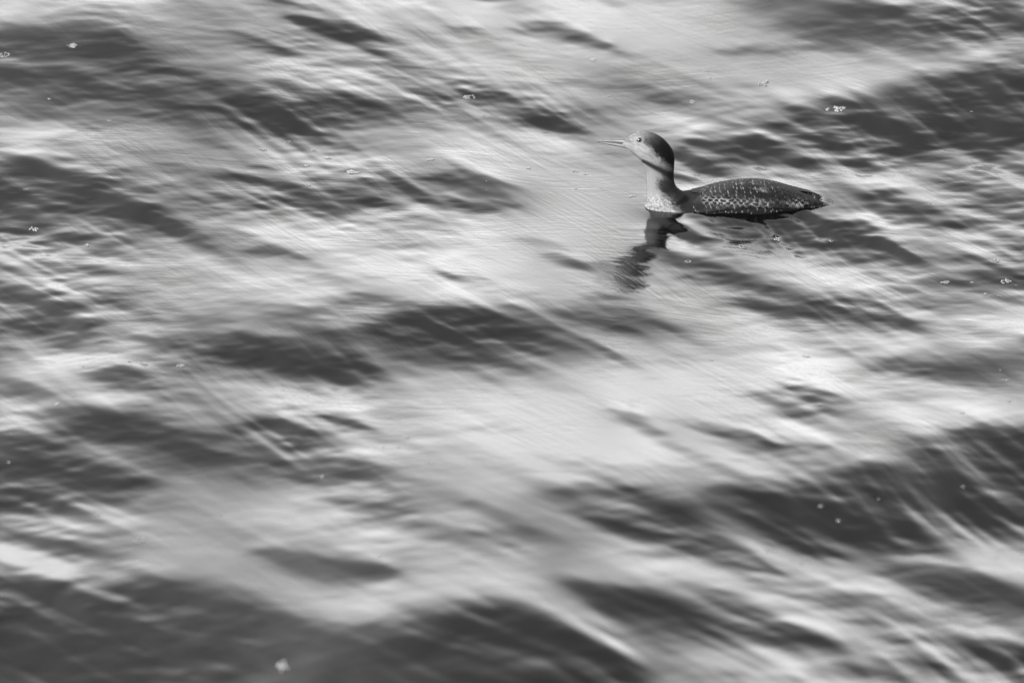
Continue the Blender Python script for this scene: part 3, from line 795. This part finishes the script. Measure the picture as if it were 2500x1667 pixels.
# ------------------------------------------------------------------ flecks of foam riding on the water
foam_m, ft, fb = mat('foam', .34, .35, .5)
fz = ft.nodes.new('ShaderNodeTexNoise'); fz.inputs['Scale'].default_value = 220
fr_ = ft.nodes.new('ShaderNodeMapRange'); fr_.inputs['To Min'].default_value = .045; fr_.inputs['To Max'].default_value = .09
ftc = ft.nodes.new('ShaderNodeTexCoord')
ft.links.new(ftc.outputs['Object'], fz.inputs[0]); ft.links.new(fz.outputs[0], fr_.inputs[0]); ft.links.new(fr_.outputs[0], fb.inputs['Base Color'])
FOAM = [
 (1752,192,30,'c','wide oval foam fleck on pale water high above the bird'),
 (1590,235,26,'s','small solid foam fleck above and right of the bird head'),
 (1920,251,38,'c','largest foam raft, riding the crest of the upper right swell'),
 (1398,221,14,'s','tiny foam dot on grey water above the bill'),
 (1362,138,26,'s','thin pale foam sliver beneath the small dark peak at the top'),
 (1625,163,12,'s','tiny foam dot on bright water, upper of a close pair below the top dark wave'),
 (1632,178,9,'s','tiny foam dot, lower of a close pair below the top dark wave'),
 (168,106,34,'s','long thin foam sliver on the dark wave in the top left corner'),
 (10,127,26,'o','foam fleck touching the left edge near the top'),
 (250,278,15,'s','small foam fleck just below the upper left dark band'),
 (1077,224,26,'c','crumbly foam cluster on the dark wave above the picture centre'),
 (1112,266,13,'s','small foam dot under the crumbly cluster on the upper centre wave'),
 (113,228,12,'s','small foam fleck on the dark band at upper left'),
 (605,343,32,'s','pale foam smear on bright water left of the upper centre'),
 (722,345,24,'s','short foam smear, upper one of four on the bright band'),
 (753,364,30,'s','flat foam smear on the bright band, right of the short upper one'),
 (703,381,28,'s','foam smear on the bright band above the long foam streak'),
 (660,327,16,'o','small foam ring on grey water below the upper dark band'),
 (810,396,52,'s','longest pale foam streak lying above the middle left dark wave'),
 (706,426,15,'o','clear little foam ring below the longest foam streak'),
 (60,436,12,'o','tiny foam ring on the big dark wave at the left edge'),
 (77,527,24,'c','crumbly foam cluster under the big dark wave at left'),
 (200,563,22,'s','pale foam smear on grey water below the big left wave'),
 (988,367,28,'s','foam smear on pale water above the middle dark wave'),
 (1117,417,6,'s','topmost of two tiny foam dots on the middle dark wave'),
 (1117,437,6,'s','lower of two tiny foam dots on the middle dark wave'),
 (1215,387,22,'s','foam sliver on pale water left of the bird neck'),
 (1322,394,14,'o','left foam ring of the pair in front of the bird breast'),
 (1345,400,11,'o','right foam ring of the pair in front of the bird breast'),
 (1380,430,7,'s','tiny foam dot between the ring pair and the breast'),
 (1452,451,26,'s','pale foam patch just in front of the bird breast'),
 (1323,433,9,'s','tiny foam dot below the ring pair'),
 (1706,567,24,'o','bold foam ring on the water in front of the bird flank'),
 (1787,549,24,'c','crumbly foam beside dark ripples under the bird flank'),
 (1580,601,15,'o','small foam ring on grey water below the bird breast'),
 (1908,554,15,'s','small foam fleck under the bird tail'),
 (2138,467,10,'s','small foam dot on dark water right of the bird tail'),
 (2232,257,8,'s','tiny foam dot on the upper right swell'),
 (2172,648,20,'c','foam cluster at the left end of the grey wave, middle right'),
 (2289,598,20,'c','foam cluster above the grey wave near the right edge'),
 (2310,646,25,'c','elongated foam cluster on the dark wave near the right edge'),
 (2232,649,12,'s','foam dot between two clusters on the middle right wave'),
 (2262,676,14,'c','foam specks below the middle right wave, left of a ring'),
 (2296,680,10,'o','small foam ring below the elongated cluster at right'),
 (2334,656,8,'s','tiny foam dot right of the elongated cluster'),
 (1815,886,8,'s','tiny foam dot on top of the lone dark hump at lower right'),
 (1883,929,14,'s','foam fleck on the near side of the lone dark hump'),
 (1636,827,16,'s','pale foam sliver left of the lone dark hump, farther off'),
 (1853,819,26,'s','pale foam smear on bright water beyond the lone dark hump'),
 (2298,850,9,'s','tiny foam dot on the grey wave at the right edge'),
 (2310,873,18,'s','foam smear below the grey wave at the right edge'),
 (2210,948,16,'s','foam smear on bright water, left of a pair at lower right'),
 (2318,921,15,'s','foam smear on bright water, right of a pair at lower right'),
 (297,830,18,'s','left fleck of three foam flecks on the lower left wave crest'),
 (330,836,20,'c','middle fleck of three foam flecks on the lower left wave crest'),
 (415,840,30,'s','right and widest of three foam flecks on the lower left wave crest'),
 (190,841,14,'s','small foam fleck left of the three on the crest'),
 (132,928,24,'s','foam sliver at the left tip of the lower left dark wave'),
 (170,908,12,'s','small foam dot above the tip of the lower left dark wave'),
 (20,1062,12,'s','foam dot near the left edge between two dark waves'),
 (225,1183,16,'s','soft foam dot on grey water at lower left'),
 (318,1242,30,'o','soft blurred foam arc above the bottom left dark mass'),
 (935,1004,20,'s','foam sliver on grey water at centre, topmost of three'),
 (915,1027,14,'s','foam dot at centre, right of the lower two'),
 (880,1026,12,'s','foam dot at centre, left of the lower two'),
 (988,1063,28,'s','pale foam sliver below the centre trio'),
 (740,1095,18,'s','pale foam smear left of the centre slivers'),
 (507,1184,14,'s','pale foam dot on bright water at lower left'),
 (650,1530,36,'c','large blurred foam crescent in the dark water at the bottom'),
 (872,1279,16,'s','blurred foam dot beside the small dark wave near the bottom'),
 (1885,1163,18,'s','upper foam fleck of two on the big lower right wave'),
 (1925,1197,18,'s','lower foam fleck of two on the big lower right wave'),
 (2018,1146,10,'s','foam dot right of the two on the lower right wave'),
 (2212,1118,14,'s','foam fleck on the lower right wave near its bright seam'),
 (2276,1129,9,'s','tiny foam dot at the right end of the lower right wave'),
]
fr = random.Random(11)
def foam_mesh(w, kind):
    bm = bmesh.new(); r0 = w / 2 * .95
    def dome(x, y, r, hh):
        ring_n = 8
        vs = [[bm.verts.new((x + r * math.cos(q) * math.cos(2 * math.pi * k / ring_n), y + r * math.cos(q) * math.sin(2 * math.pi * k / ring_n), hh * r * math.sin(q))) for k in range(ring_n)] for q in (-.3, .3, .8, 1.25)]
        for a, b in zip(vs[:-1], vs[1:]):
            for i in range(ring_n): bm.faces.new((a[i], a[(i + 1) % ring_n], b[(i + 1) % ring_n], b[i]))
        bm.faces.new(vs[-1])
    if kind == 'o':
        n = 18
        for k in range(n):
            if fr.random() < .1: continue
            a = 2 * math.pi * k / n + fr.uniform(-.1, .1); q = r0 * fr.uniform(.8, 1)
            dome(q * math.cos(a), q * math.sin(a) * .8, r0 * fr.uniform(.10, .22), .45)
        for k in range(4): dome(r0 * fr.uniform(-.5, .5), r0 * fr.uniform(-.4, .4), r0 * fr.uniform(.06, .12), .7)
    elif kind == 'c':
        for k in range(20):
            dome(r0 * fr.uniform(-1, 1), r0 * fr.uniform(-.6, .6), r0 * fr.uniform(.12, .26), .6)
    else:
        for k in range(26):
            t = fr.uniform(-1, 1)
            dome(r0 * t, r0 * .42 * (1 - t * t) * fr.uniform(-1, 1), r0 * fr.uniform(.12, .26) * (1.15 - abs(t)), .2)
    me = D.meshes.new('foam_fleck'); bm.to_mesh(me); bm.free(); return me
for x, y, w_, kind, label in FOAM:
    u, v = x / .9408, y / .9408
    px, py, pz = on_water(u, v)
    dep = (py - CAMY) * math.cos(PHI) - (pz - CAMZ) * math.sin(PHI)
    o = mesh_obj('foam_fleck', foam_mesh(w_ / .9408 / FPX * dep, kind), foam_m)
    e = .012
    sx_ = (height(px + e, py) - height(px - e, py)) / (2 * e); sy_ = (height(px, py + e) - height(px, py - e)) / (2 * e)
    o.rotation_euler = Vector((-sx_, -sy_, 1)).to_track_quat('Z', 'Y').to_euler()
    o.rotation_euler.rotate_axis('Z', 0)
    o.location = (px, py, pz + .0008)
    tag(o, label, 'foam', 'flecks of foam on the water')
